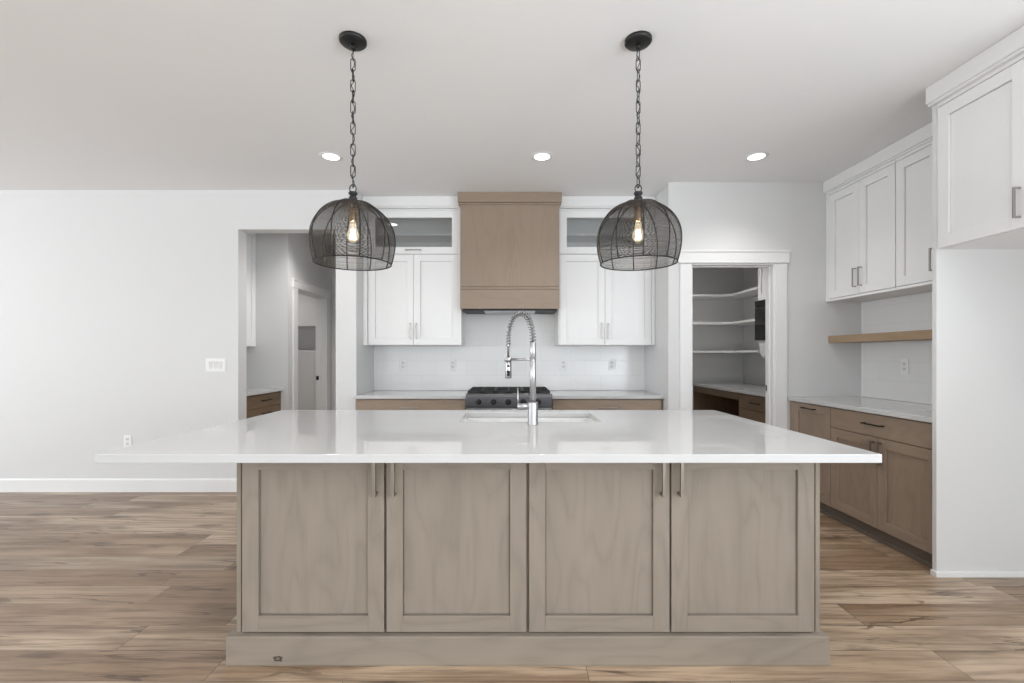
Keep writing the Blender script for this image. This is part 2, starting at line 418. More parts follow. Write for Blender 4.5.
# ------------------------------------------------------------------ joinery helpers (local frame: x along the run, -y towards the room, front at y = 0)
def door_mb(x0, x1, z0, z1, y=0., t=.02, st=.068, rl=.068, rec=.012):
    m = MB()
    m.box(x0, x0+st, y, y+t, z0, z1, 0).box(x1-st, x1, y, y+t, z0, z1, 0)
    m.box(x0+st, x1-st, y, y+t, z0, z0+rl, 1).box(x0+st, x1-st, y, y+t, z1-rl, z1, 1)
    g_ = .0022
    m.box(x0+st+g_, x1-st-g_, y+rec, y+t-.003, z0+rl+g_, z1-rl-g_, 0).box(x0+st-.002, x1-st+.002, y+t-.003, y+t-.001, z0+rl-.002, z1-rl+.002, 0)
    return m
def pull(parent, x, z, L=.15, vertical=True, y=0., mat=None, so=.036, w=.012):
    w = .0145 if mat is BRONZE else .0095
    m = MB(); h = w/2
    if vertical:
        m.box(x-h, x+h, y-so, y-so+w, z-L/2, z+L/2)
        for zz in (z-L/2, z+L/2-w): m.box(x-h, x+h, y-so+w, y, zz, zz+w)
    else:
        m.box(x-L/2, x+L/2, y-so, y-so+w, z-h, z+h)
        for xx in (x-L/2, x+L/2-w): m.box(xx, xx+w, y-so+w, y, z-h, z+h)
    return m.build('handle', mat or NICKEL, parent, .0015)
def carcass_mb(L, y0, d, z0, z1, t=.018, shelf=None, front=True):
    m = MB().box(0, t, y0, d, z0, z1, 0).box(L-t, L, y0, d, z0, z1, 0)
    m.box(t, L-t, y0, d, z0, z0+t, 1).box(t, L-t, y0, d, z1-t, z1, 1).box(t, L-t, d-t, d, z0+t, z1-t, 0)
    if front: m.box(t, L-t, y0+.001, y0+t, z0+t, z1-t, 0)
    if shelf: m.box(t, L-t, y0+.03, d-t, shelf, shelf+t, 1)
    return m

# ------------------------------------------------------------------ island
isl = thing('kitchen_island', 'greige daylight-toned maple island base with four shaker doors under the large white countertop', 'island', (0, 1.922, 0))
IX0, IX1 = -1.153, 1.298; ZC = .880
for a in (IX0, IX1-.019): MB().box(a, a+.019, .013, 1.13, .02, ZC, 0).build('end_panel', ISL, isl, .001)
m = MB().box(IX0+.019, IX1-.019, .022, .040, .02, ZC, 0).box(IX0+.019, IX1-.019, 1.11, 1.13, .02, ZC, 0).box(IX0+.019, IX1-.019, .040, 1.11, .02, .04, 1)
m.build('carcass', ISL, isl)
m = MB()                                       # plinth: a board mitred round the base with a chamfered top edge
P = [(IX0-.026, -.0205), (IX1+.0195, -.0205), (IX1+.0195, 1.15), (IX0-.026, 1.15)]
m.prism_z(P, 0, .1205, 1)
m.build('plinth', [ISL[0], wood('greige_daylit_maple_knotty', (.290, .248, .202), 0, 1.15, .42, (-.962, .030))], isl, .003)
for a, b, hs in ((-1.1225, -.5300, 1), (-.5195, .0640, 0), (.0760, .6615, 1), (.6697, 1.2665, 0)):
    d = door_mb(a, b, .1275, .872).build('door', ISL, isl, .0014)
    pull(d, (b-.033) if hs else (a+.033), .783, .165, True, 0., BRONZE)

m = MB()                                       # countertop with the sink cut-out
ox0, ox1, oy0, oy1 = -1.549, 1.380, 1.712, 3.122; ix0, ix1, iy0, iy1 = -.289, .506, 2.563, 2.997
z0, z1 = .882, .914
vs = [(x, y, z) for z in (z0, z1) for (x, y) in ((ox0, oy0), (ox1, oy0), (ox1, oy1), (ox0, oy1), (ix0, iy0), (ix1, iy0), (ix1, iy1), (ix0, iy1))]
fs = []
for k in range(4):
    j = (k+1) % 4
    fs += [(8+k, 8+j, 12+j, 12+k), (k, 4+k, 4+j, j), (k, j, 8+j, 8+k), (4+k, 12+k, 12+j, 4+j)]
m.add(vs, fs)
tag(m.build('island_countertop', QUARTZ, None, .0015), 'large white quartz slab covering the island, with sink cut-out', 'countertop')

# sink
sk = thing('kitchen_sink', 'white undermount sink set into the island countertop behind the faucet', 'sink', (.1085, 2.78, .66))
m = MB(); t = .012; hx, hy = .3975+.004, .217+.004; D = .2205
def ring(z, ax, ay): return [(-ax, -ay, z), (ax, -ay, z), (ax, ay, z), (-ax, ay, z)]
loops = [ring(D, hx+.02, hy+.02), ring(0., hx+.012, hy+.012), ring(.012, hx-.012, hy-.012), ring(D, hx, hy)]
vs = sum(loops, []); fs = [(0+k, (k+1) % 4, 4+(k+1) % 4, 4+k) for k in range(4)] + [(8+k, 8+(k+1) % 4, 12+(k+1) % 4, 12+k) for k in range(4)]
fs += [(12+k, 12+(k+1) % 4, (k+1) % 4, k) for k in range(4)] + [(4, 5, 6, 7), (8, 9, 10, 11)]
m.add(vs, fs); m.build('basin', SINKM, sk, .006)
MB().lathe([(.0, .0125), (.045, .0125), (.045, .016), (.030, .0165), (.0, .014)], (0, .06, 0), n=24, cap=False).build('drain', STEEL, sk)

# faucet
FX, FY = .117, 2.4615
fa = thing('faucet', 'tall stainless spring-neck pull-down faucet standing on the island countertop', 'faucet', (FX, FY, .9142))
MB().lathe([(.0285, 0), (.0285, .004), (.0272, .006), (.0272, .116), (.026, .119), (.016, .120)], n=28).build('base', STEEL, fa)
MB().lathe([(.0165, .1205), (.0165, .345), (.0160, .3455), (.0160, .347), (.0165, .3475), (.0165, .4360), (.0135, .440)], n=24).build('column', STEEL, fa)
DXF, DYF = -.132, .115
Lh = math.hypot(DXF, DYF); ux, uy = DXF/Lh, DYF/Lh
def arc(n=60):
    pts = []
    for i in range(n+1):
        a = PI*i/n; s_ = Lh/2*(1-math.cos(a)); pts.append(Vector((ux*s_, uy*s_, .440+.160*math.sin(a)**.92 if 0 < i < n else .440)))
    return pts
path = arc()
MB().tube([tuple(p) for p in path] + [(DXF, DYF, .40), (DXF, DYF, .362)], .0062, 10).build('hose', DKSTEEL, fa)
full = [path[0]+Vector((0, 0, 0))] + path[1:] + [Vector((DXF, DYF, .425))]
acc = [0.]
for a, b in zip(full, full[1:]): acc.append(acc[-1]+(b-a).length)
turns = 25; N = turns*14; hel = []
side = Vector((-uy, ux, 0))
j = 0
for i in range(N+1):
    sdist = acc[-1]*i/N
    while j < len(acc)-2 and acc[j+1] < sdist: j += 1
    f_ = (sdist-acc[j])/max(1e-9, acc[j+1]-acc[j]); p = full[j].lerp(full[j+1], f_)
    tg = (full[j+1]-full[j]).normalized(); nn = side.cross(tg)
    a = 2*PI*turns*i/N
    rr = .0155 - .0040*(i/N)
    hel.append(tuple(p + side*(rr*math.cos(a)) + nn*(rr*math.sin(a))))
MB().tube(hel, .0027, 6).build('spring', CHROME, fa)
MB().lathe([(.0095, .418), (.0105, .420), (.0105, .432), (.0095, .434)], (DXF, DYF, 0), n=18).build('ferrule', CHROME, fa)
hd = MB().lathe([(.0085, .240), (.0165, .2405), (.0180, .246), (.0180, .325), (.0165, .335), (.0100, .340), (.0085, .366)], (DXF, DYF, 0), n=22).build('spray_head', CHROME, fa)
bt = MB()                                       # two rubber buttons on the camera side of the head
bt.lathe([(.0, -.0205), (.006, -.0200), (.0075, -.0165)], (DXF, DYF, .310), 'y', 14)
bt.lathe([(.0, -.0215), (.0085, -.0205), (.0105, -.0150)], (DXF, DYF, .277), 'y', 14)
bt.lathe([(.0, -.0205), (.0085, -.0200), (.0095, -.0150)], (DXF, DYF, .262), 'y', 14)
bt.build('button', RUB, hd)
arm = MB().tube([(ux*.014, uy*.014, .3475), (ux*(Lh-.016), uy*(Lh-.016), .3475)], .0065, 12)
arm.lathe([(.0205, .3375), (.0225, .339), (.0225, .356), (.0205, .3575)], (DXF, DYF, 0), n=22)
arm.build('support_arm', STEEL, fa)
lv = MB().tube([(-.020, -.004, .099), (-.082, -.010, .099)], .0150, 16).build('lever_hub', STEEL, fa)
MB().tube([(-.078, -.010, .108), (-.080, -.012, .135), (-.081, -.014, .196)], [.0042, .0040, .0036], 10).build('lever', STEEL, lv)

# ------------------------------------------------------------------ niche: base cabinets, counters, range, hood, wall cabinets
YB = 4.290
def base_unit(label, x0, x1, handle_x, stile_side):
    L = x1-x0
    t_ = thing('base_cabinet', label, 'cabinet', (x0, YB, 0))
    carcass_mb(L, .022, YN-YB-.012, .10, .880).build('carcass', TAUPE, t_, .001)
    MB().box(0, L, .07, .085, 0, .10, 1).build('toe_kick', TOE, t_)
    a, b = (.022, L-.004) if stile_side == 'l' else (.004, L-.022)
    d = MB().box(a, b, 0, .02, .722, .872, 1).build('drawer', TAUPE, t_, .0015)
    pull(d, handle_x-x0, .800, .16, False, 0., NICKEL)
    mid = (a+b)/2
    for p, q, hs in ((a, mid-.002, 1), (mid+.002, b, 0)):
        dd = door_mb(p, q, .105, .717).build('door', TAUPE, t_, .0014)
        pull(dd, (q-.033) if hs else (p+.033), .61, .15, True)
    return t_
RX0, RX1 = -.415, .378
base_unit('taupe base cabinet left of the range under its white counter', XN0+.004, RX0-.006, -.948, 'l')
base_unit('taupe base cabinet right of the range under its white counter', RX1+.006, XN1-.004, .905, 'r')
def slab(name, label, x0, x1, y0, y1, th=.0315, cat='countertop'):
    return tag(MB().box(x0, x1, y0, y1, .914-th, .914).build(name, QUARTZ, None, .003), label, cat)
slab('countertop', 'narrow white quartz counter left of the range', XN0+.003, RX0-.004, 4.2676, YN-.010)
slab('countertop', 'narrow white quartz counter right of the range', RX1+.004, XN1-.003, 4.2676, YN-.010)

rg = thing('gas_range', 'dark stainless gas range with black grates between the back counters', 'range', (RX0, 4.235, 0))
RW = RX1-RX0
MB().box(.002, RW-.002, .03, .655, .10, .918).box(.05, RW-.05, .08, .6, 0, .10).build('body', DKSTEEL, rg, .003)
MB().prism_x([(.0295, .812), (-.014, .812), (-.014, .905), (-.004, .934), (.0295, .934)], 0, RW).build('control_panel', DKSTEEL, rg, .003)
for kx in (.118, .254, .390, .526, .662):
    k = MB().lathe([(.026, -.016), (.026, -.020), (.021, -.022), (.0195, -.046), (.017, -.050), (.0, -.050)], (kx, 0, .860), 'y', 22)
    k.box(kx-.003, kx+.003, -.053, -.046, .846, .878)
    k.build('knob', BLACK, rg)
MB().box(.010, RW-.010, .032, .650, .919, .926).build('cooktop', IRON, rg, .002)
for gi in range(3):
    g0 = .012 + gi*(RW-.024)/3; g1 = g0 + (RW-.024)/3 - .004
    gm = MB(); za, zb = .942, .956
    for yy in (.045, .335, .625): gm.box(g0, g1, yy-.006, yy+.006, za, zb)
    for xx in (g0+.006, (g0+g1)/2, g1-.006): gm.box(xx-.006, xx+.006, .039, .631, za, zb)
    for yy in (.12, .19, .26, .41, .48, .55): gm.box(g0+.02, g1-.02, yy-.004, yy+.004, za+.002, zb-.001)
    for xx in (g0+.006, g1-.006):
        for yy in (.045, .625): gm.box(xx-.007, xx+.007, yy-.007, yy+.007, .926, za)
    for yy in (.19, .48): gm.lathe([(.045, .9262), (.045, .934), (.030, .936), (.030, .940), (.0, .940)], ((g0+g1)/2, yy, 0), n=20)
    gm.build('grate', IRON, rg)
od = MB().box(.004, RW-.004, .002, .0295, .225, .800).build('oven_door', STEEL, rg, .003)
m = MB().tube([(.03, -.045, .785), (RW-.03, -.045, .785)], .011, 14)
for xx in (.06, RW-.06): m.box(xx-.008, xx+.008, -.040, .002, .777, .793)
m.build('handle', STEEL, od)
MB().box(.10, RW-.10, -.001, .0025, .33, .66).build('oven_window', BGLASS, od)
MB().box(.004, RW-.004, .002, .0295, .105, .218).build('warming_drawer', STEEL, rg, .003)

HX0, HX1, HY = -.488, .464, 4.425
hd = thing('range_hood', 'warm maple range hood box with crown mounted above the range', 'hood', ((HX0+HX1)/2, YN-.009, 1.735))
hw = (HX1-HX0)/2; yf = HY-(YN-.009)
t = .018
m = MB().box(-hw, hw, yf, yf+t, .216, 1.01, 0).box(-hw, -hw+t, yf+t, -.001, 0, 1.01, 0).box(hw-t, hw, yf+t, -.001, 0, 1.01, 0).box(-hw+t, hw-t, yf+t, -.001, .05, .07, 1)
m.build('body', HOODW, hd, .0012)
m = MB().box(-hw, hw, yf-.002, yf+t, 0, .186, 1).box(-hw, hw, yf-.006, yf+t, .188, .200, 1).box(-hw+.0, hw-.0, yf+.004, yf+t, .200, .215, 1)
m.build('apron', HOODW, hd, .002)
m = MB().box(-hw-.012, hw+.012, yf-.014, -.001, .998, 1.016, 1).box(-hw-.022, hw+.022, yf-.028, -.001, 1.017, C_Z-1.735-.001, 1)
m.build('crown', HOODW, hd, .003)
m = MB().box(-hw+.02, hw-.02, yf+.022, -.03, -.012, .049)
m.build('filter_insert', BLACK, hd, .004)
MB().box(-.25, .25, yf+.06, -.12, -.020, -.0125).build('filter', STEEL, hd, .002)

def upper_pair(label, x0, x1, doors, fill_side):
    L = x1-x0; YF = 4.540; d = YN-.009-YF
    t_ = thing('wall_cabinet', label, 'cabinet', (x0, YF, 1.388))
    b = MB(); T = .018; zt = 1.352; zs = .900         # zs: floor of the glazed upper part
    b.box(0, T, .022, d, 0, zt).box(L-T, L, .022, d, 0, zt).box(T, L-T, .022, d, 0, T, 0).box(T, L-T, .022, d, zt-T, zt).box(T, L-T, d-T, d, T, zt-T)
    b.box(T, L-T, .022, d-T, zs-T, zs).box(T, L-T, .0225, .04, T, zs-T)
    b.box(0, .040 if fill_side == 'l' else .012, .0005, .0215, 0, zt).box(L-(.034 if fill_side == 'r' else .026 if fill_side == 'l' else .02), L, .0005, .0215, 0, zt)
    b.build('carcass', CABW, t_, .001)
    a, mid, c = [q-x0 for q in doors]
    for p, q, hs in ((a, mid-.0015, 1), (mid+.0015, c, 0)):
        dd = door_mb(p, q, .004, .894, 0, .02, .066, .066).build('door', [CABW, CABW], t_, .0014)
        pull(dd, (q-.029) if hs else (p+.029), .140, .15)
    g = MB(); s, z0, z1 = .068, .900, 1.326
    g.box(a, a+s, 0, .02, z0, z1).box(c-s, c, 0, .02, z0, z1).box(a+s, c-s, 0, .02, z0, z0+s).box(a+s, c-s, 0, .02, z1-s, z1)
    gd = g.build('glass_door', CABW, t_, .0014)
    MB().box(a+s-.004, c-s+.004, .009, .013, z0+s-.004, z1-s+.004).build('pane', GLASS, gd)
    pull(gd, (a+c)/2, z0+.034, .155, False)
    MB().box(T+.001, L-T-.001, .05, d-T-.001, 1.095, 1.110).build('inner_shelf', CABW, t_)
    MB().prism_x([(y-0., z-1.388) for y, z in crown_prof(.0)], .001, L-.001).build('crown', TRIM, t_, .0015)
    return t_
upper_pair('white wall cabinet with glass top door left of the range hood', XN0+.003, HX0-.002, (-1.405, -.961, -.5146), 'l')
upper_pair('white wall cabinet with glass top door right of the range hood', HX1+.004, XN1-.003, (.482, .927, 1.3825), 'r')

# ------------------------------------------------------------------ wall plates
def outlet(label, loc, rz=0):
    t_ = thing('wall_outlet', label, 'outlet', loc, rz, 'white duplex outlets')
    MB().box(-.037, .037, -.006, -.0005, -.060, .060).build('cover_plate', PLAST, t_, .002)
    for zz in (-.021, .021):
        rc = MB().box(-.017, .017, -.0085, -.0055, zz-.0145, zz+.0145).build('receptacle', ROCK, t_, .002)
        MB().box(-.008, -.005, -.0092, -.008, zz-.005, zz+.006).box(.005, .008, -.0092, -.008, zz-.005, zz+.006).build('slot', SLOT, rc)
    return t_
o1 = outlet('white outlet on the backsplash tile nearest the left niche wall', (-1.147, YN-.008, 1.187))
dup(o1, (-.621, YN-.008, 1.187), 'white outlet on the tile between left cabinets and range')
dup(o1, (.556, YN-.008, 1.189), 'white outlet on the tile just right of the range')
dup(o1, (1.070, YN-.008, 1.189), 'white outlet on the backsplash tile nearest the right niche wall')
dup(o1, (-3.615, YL, .475), 'white outlet low on the left wall beyond the island corner')
dup(o1, (XR-.008, 3.698, 1.197), 'white outlet on the right wall under the floating wood shelf', -PI/2)
sw = thing('light_switch', 'white three-gang rocker switch on the left wall beside the doorway', 'switch', (-2.784, YL, 1.196))
MB().box(-.094, .094, -.006, -.0005, -.062, .062).build('cover_plate', PLAST, sw, .002)
for xx in (-.046, 0, .046):
    MB().prism_x([(-.0055, -.034), (-.0075, -.034), (-.0125, .034), (-.0055, .034)], xx-.0165, xx+.0165).build('rocker', ROCK, sw, .001)

# ------------------------------------------------------------------ right wall run
RZ = -PI/2
XB = 2.520
def right_base(label, yfar, L, kind):
    t_ = thing('base_cabinet', label, 'cabinet', (XB, yfar, 0), RZ)
    d = XR-XB-.012
    carcass_mb(L, .022, d, .088, .880).build('carcass', TAUPE, t_, .001)
    MB().box(0, L, .026, .040, 0, .087, 1).box(0, L, .012, .026, 0, .030, 1).build('toe_kick', TOE, t_, .003)
    if kind == 'narrow':
        dd = door_mb(.046, L-.002, .092, .873).build('door', TAUPE, t_, .0014)
        MB().box(0, .043, .001, .0215, .088, .880).build('filler', TAUPE, t_, .001)
        pull(dd, .043+(L-.043)/2-.01, .838, .155, False, 0., BLACK)  # black puts the shade on this pull into its colour
    else:
        dr = MB().box(.002, L-.004, 0, .02, .722, .873, 1).build('drawer', TAUPE, t_, .0015)
        pull(dr, L/2-.02, .805, .17, False, 0., BLACK)  # drawer pull also blackened to stand for shade
        mid = .462
        for p, q, hs in ((.002, mid-.0015, 1), (mid+.0015, L-.004, 0)):
            dd = door_mb(p, q, .092, .717).build('door', TAUPE, t_, .0014)
            pull(dd, (q-.031) if hs else (p+.031), .615, .155, True, 0., BRONZE)
    return t_
right_base('narrow taupe pull-out cabinet at the pantry end of the right counter', YP-.004, .524, 'narrow')
right_base('wide taupe base cabinet with drawer beside the white refrigerator panel', YP-.004-.526, .915, 'wide')
slab('countertop', 'white quartz counter along the right wall', 2.495, XR-.010, 2.703, YP-.002)

XU = 2.844
def right_upper(label, yfar, L, first):
    t_ = thing('wall_cabinet', label, 'cabinet', (XU, yfar, 1.768), RZ)
    d = XR-XU-.002; zt = .970
    b = carcass_mb(L, .022, d, 0, zt)
    a0 = .040 if first else .003
    if first: b.box(0, .038, .0005, .0215, 0, zt)
    b.box(0 if not first else .038, L, .0005, .0215, 0, .020).box(a0, L, .0005, .0215, .948, zt)
    b.build('carcass', CABW, t_, .001)
    mid = (a0+L)/2
    for p, q, hs in ((a0+.001, mid-.0015, 1), (mid+.0015, L-.003, 0)):
        dd = door_mb(p, q, .024, .944).build('door', [CABW, CABW], t_, .0014)
        pull(dd, (q-.029) if hs else (p+.029), .160, .155)
    return t_
right_upper('white two-door wall cabinet on the right, its far end against the pantry wall', YP-.002, .750, True)
right_upper('white wall cabinet on the right, partly hidden by the refrigerator panel', YP-.754, .684, False)
def crown_y(idx, xf, y0, y1, ret=None):        # crown along the right run, face at xf, room towards -x
    pr = crown_prof(0.)
    m = MB(); n = len(pr)
    vs = [(xf+a, y0, z) for a, z in pr] + [(xf+a, y1, z) for a, z in pr]
    fs = [(i, (i+1) % n, n+(i+1) % n, n+i) for i in range(n)] + [tuple(range(n))[::-1], tuple(range(n, 2*n))]
    m.add(vs, fs)
    return struct('trim_%d' % idx, m, TRIM, .0015)
crown_y(4, XU, 2.703, YP-.001)
sh = tag(MB().box(2.864, XR-.010, 2.703, YP-.002, 1.398, 1.461, 0).build('floating_shelf', [wood('shelf_maple_run', (.330, .235, .150), 1, .8)], None, .0015),
         'thick floating wood shelf under the right-hand wall cabinets', 'shelf')

# refrigerator surround
XF = 2.468
tag(MB().box(XF, XR-.002, 2.671, 2.700, .0, 2.738).build('refrigerator_panel', PANEL, None, .002), 'tall white end panel beside the right counter, standing on the floor', 'panel')
m = MB().box(XF-.012, XR-.002, 2.659, 2.670, 0, .032).box(XF-.012, XF-.001, 2.670, 2.700, 0, .032)
struct('trim_5', m, TRIM, .003)
fc = thing('wall_cabinet', 'deep white over-refrigerator cabinet at the right edge of the photo', 'cabinet', (XF, 2.6705, 1.899), RZ)
L = .92; b = carcass_mb(L, .022, XR-XF-.003, 0, .839); b.box(.0, L, .0005, .0215, .818, .839).build('carcass', CABW, fc, .001)
for p, q, hs in ((.004, .4685, 1), (.4715, L-.004, 0)):
    dd = door_mb(p, q, .003, .814).build('door', [CABW, CABW], fc, .0014)
    pull(dd, (q-.03) if hs else (p+.03), .125, .150, True, 0., NICKEL)
pr = crown_prof(0.)
m = MB(); n = len(pr); y0, y1 = 1.75, 2.700
vs = [(XF-.012+a, y0, z) for a, z in pr] + [(XF-.012+a, y1+.0, z) for a, z in pr]
m.add(vs, [(i, (i+1) % n, n+(i+1) % n, n+i) for i in range(n)] + [tuple(range(n))[::-1], tuple(range(n, 2*n))])
m.box(XF+.009, XU-.03, 2.685, 2.700, 2.738, C_Z-.001)
struct('trim_6', m, TRIM, .0015)

# ------------------------------------------------------------------ pantry
for z, nm in ((2.068, 'topmost of the three white L-shaped pantry shelves'), (1.705, 'middle of the three white L-shaped pantry shelves'), (1.337, 'lowest of the three white L-shaped pantry shelves')):
    xa, xb, yb = XN1+.127, XR-.002, 6.281
    poly = [(xa, 5.98), (2.75, 5.98), (2.843, 5.90), (2.843, 5.325), (xb, 5.325), (xb, yb), (xa, yb)]
    tag(MB().prism_z(poly, z-.014, z+.014).build('pantry_shelf', TRIM, None, .002), nm, 'shelf', 'pantry shelves')
pc = thing('wall_cabinet', 'white pantry wall cabinet above the microwave, seen through the pantry door', 'cabinet', (2.853, 5.321, 1.915), RZ)
carcass_mb(.86, .022, XR-2.853-.003, 0, .85).build('carcass', CABW, pc, .001)
for p, q, hs in ((.003, .428, 1), (.431, .857, 0)):
    dd = door_mb(p, q, .003, .845, 0, .02, .06, .06).build('door', [CABW, CABW], pc, .0014)
    pull(dd, (q-.03) if hs else (p+.03), .14, .15)
mw = thing('microwave', 'black microwave mounted under the pantry wall cabinet', 'microwave', (2.815, 5.321, 1.462), RZ)
MB().box(0, .76, .02, XR-2.815-.003, 0, .448).build('body', BLACK, mw, .003)
MB().box(.0, .57, .0, .019, .0, .38).build('door', BGLASS, mw, .003)
MB().box(.573, .76, .0, .019, .0, .38).build('control_panel', BGLASS, mw, .003)
MB().box(.0, .76, .0, .019, .385, .448).build('vent_grille', BLACK, mw, .003)
MB().tube([(.53, -.03, .05), (.53, -.03, .33)], .009, 10).build('handle', DKSTEEL, mw)
pbx = thing('hanging_bin', 'white rounded bin hanging below the microwave in the pantry', 'bin', (2.828, 5.316, 1.262), RZ)
m = MB()
def rrect(w, d, r, n=5):
    out = []
    for cx, cy, a0 in ((w-r, d-r, 0), (-w+r, d-r, PI/2), (-w+r, -d+r, PI), (w-r, -d+r, 1.5*PI)):
        for k in range(n+1): a = a0+PI/2*k/n; out.append((cx+r*math.cos(a), cy+r*math.sin(a)))
    return out
lo, hi = rrect(.12, .075, .04), rrect(.145, .095, .04); n = len(lo)
vs = [(x+.15, y+.10, 0) for x, y in rrect(.10, .055, .03)] + [(x+.15, y+.10, .02) for x, y in lo] + [(x+.15, y+.10, .185) for x, y in hi]
m.add(vs, [(j*n+i, j*n+(i+1) % n, (j+1)*n+(i+1) % n, (j+1)*n+i) for j in range(2) for i in range(n)] + [tuple(range(n))[::-1], tuple(range(2*n, 3*n))], 0, False)
m.build('tub', PLAST, pbx, .004)
MB().box(.0, .30, .0, .20, .1855, .1905).build('rim', PLAST, pbx, .002)
# base run along the pantry's right wall
pdk = thing('base_cabinet', 'brown drawer cabinet under the pantry counter', 'cabinet', (2.485, 5.025, 0), RZ)
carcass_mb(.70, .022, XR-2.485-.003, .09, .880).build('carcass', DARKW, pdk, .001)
MB().box(0, .70, .05, .065, 0, .09).build('toe_kick', TOE, pdk)
for za, zb in ((.726, .868), (.415, .720), (.095, .409)):
    dr = MB().box(.026, .677, 0, .02, za, zb, 1).build('drawer', DARKW, pdk, .0015)
    pull(dr, .35, (za+zb)/2 if zb < .73 else .80, .16, False, 0., BLACK)
for a, b in ((0, .024), (.679, .70)): MB().box(a, b, .001, .0215, .09, .88).build('stile', DARKW, pdk, .001)
ds = thing('desk_nook', 'brown open knee space under the far end of the pantry counter', 'desk', (2.485, 6.279, 0), RZ)
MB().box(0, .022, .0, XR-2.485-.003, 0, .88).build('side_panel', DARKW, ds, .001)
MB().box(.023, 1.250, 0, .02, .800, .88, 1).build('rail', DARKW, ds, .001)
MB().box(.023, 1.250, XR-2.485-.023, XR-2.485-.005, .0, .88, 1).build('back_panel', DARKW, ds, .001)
tag(MB().box(2.462, XR-.002, 4.300, 6.281, .882, .914).build('countertop', QUARTZ, None, .003), 'white counter inside the pantry below the shelves', 'countertop')
tag(MB().box(PX1-.0135, PX1-.012, YP+.088, YP+.118, .955, 1.010).box(PX1-.0150, PX1-.0135, YP+.094, YP+.112, .970, .996).build('strike_plate', BLACK, None, .0005),
    'small black strike plate on the pantry door jamb', 'strike plate')

# ------------------------------------------------------------------ hall nook and mudroom
nb = thing('base_cabinet', 'brown drawer cabinet in the nook seen through the left doorway', 'cabinet', (-2.645, YL+.20, 0), PI/2)
L = 5.298-(YL+.20)
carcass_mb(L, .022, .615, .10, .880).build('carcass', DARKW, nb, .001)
MB().box(0, L, .06, .075, 0, .10).build('toe_kick', TOE, nb)
for za, zb in ((.735, .868), (.42, .729), (.105, .414)):
    dr = MB().box(.004, L-.030, 0, .02, za, zb, 1).build('drawer', DARKW, nb, .0015)
    pull(dr, L*.55, zb-.062, .16, False, 0., BLACK)
MB().box(L-.027, L, .001, .0215, .10, .88).build('filler', DARKW, nb, .001)
tag(MB().box(-3.262, -2.617, YL+.19, 5.298, .882, .914).build('countertop', QUARTZ, None, .003), 'white counter on the brown nook cabinet beyond the left doorway', 'countertop')
nu = thing('wall_cabinet', 'white wall cabinet high in the nook beyond the left doorway', 'cabinet', (-2.934, YL+.20, 1.387), PI/2)
carcass_mb(L, .022, .328, 0, 1.33).build('carcass', CABW, nu, .001)
for p, q, hs in ((.003, L/2-.0015, 1), (L/2+.0015, L-.003, 0)):
    dd = door_mb(p, q, .003, 1.325).build('door', [CABW, CABW], nu, .0014)
    pull(dd, (q-.03) if hs else (p+.03), .14, .15)
mc = thing('storage_cabinet', 'white tall mudroom cabinet with open niche, glimpsed through the far hall door', 'cabinet', (-4.2, 6.90, 0))
MB().box(0, 1.42, .001, .396, 1.73, 2.70).build('upper_cupboard', CABW, mc, .002)
MB().box(0, 1.42, .001, .396, 0, 1.37).build('lower_cupboard', CABW, mc, .002)
MB().box(0, 1.42, .37, .396, 1.371, 1.729).build('niche_back', CABW, mc, .001)
tag(MB().box(-2.692, -2.652, HY1-.0135, HY1-.012, .950, 1.006).box(-2.684, -2.660, HY1-.0150, HY1-.0135, .966, .990).build('strike_plate', BLACK, None, .0005),
    'small black strike plate on the far hall door jamb', 'strike plate')

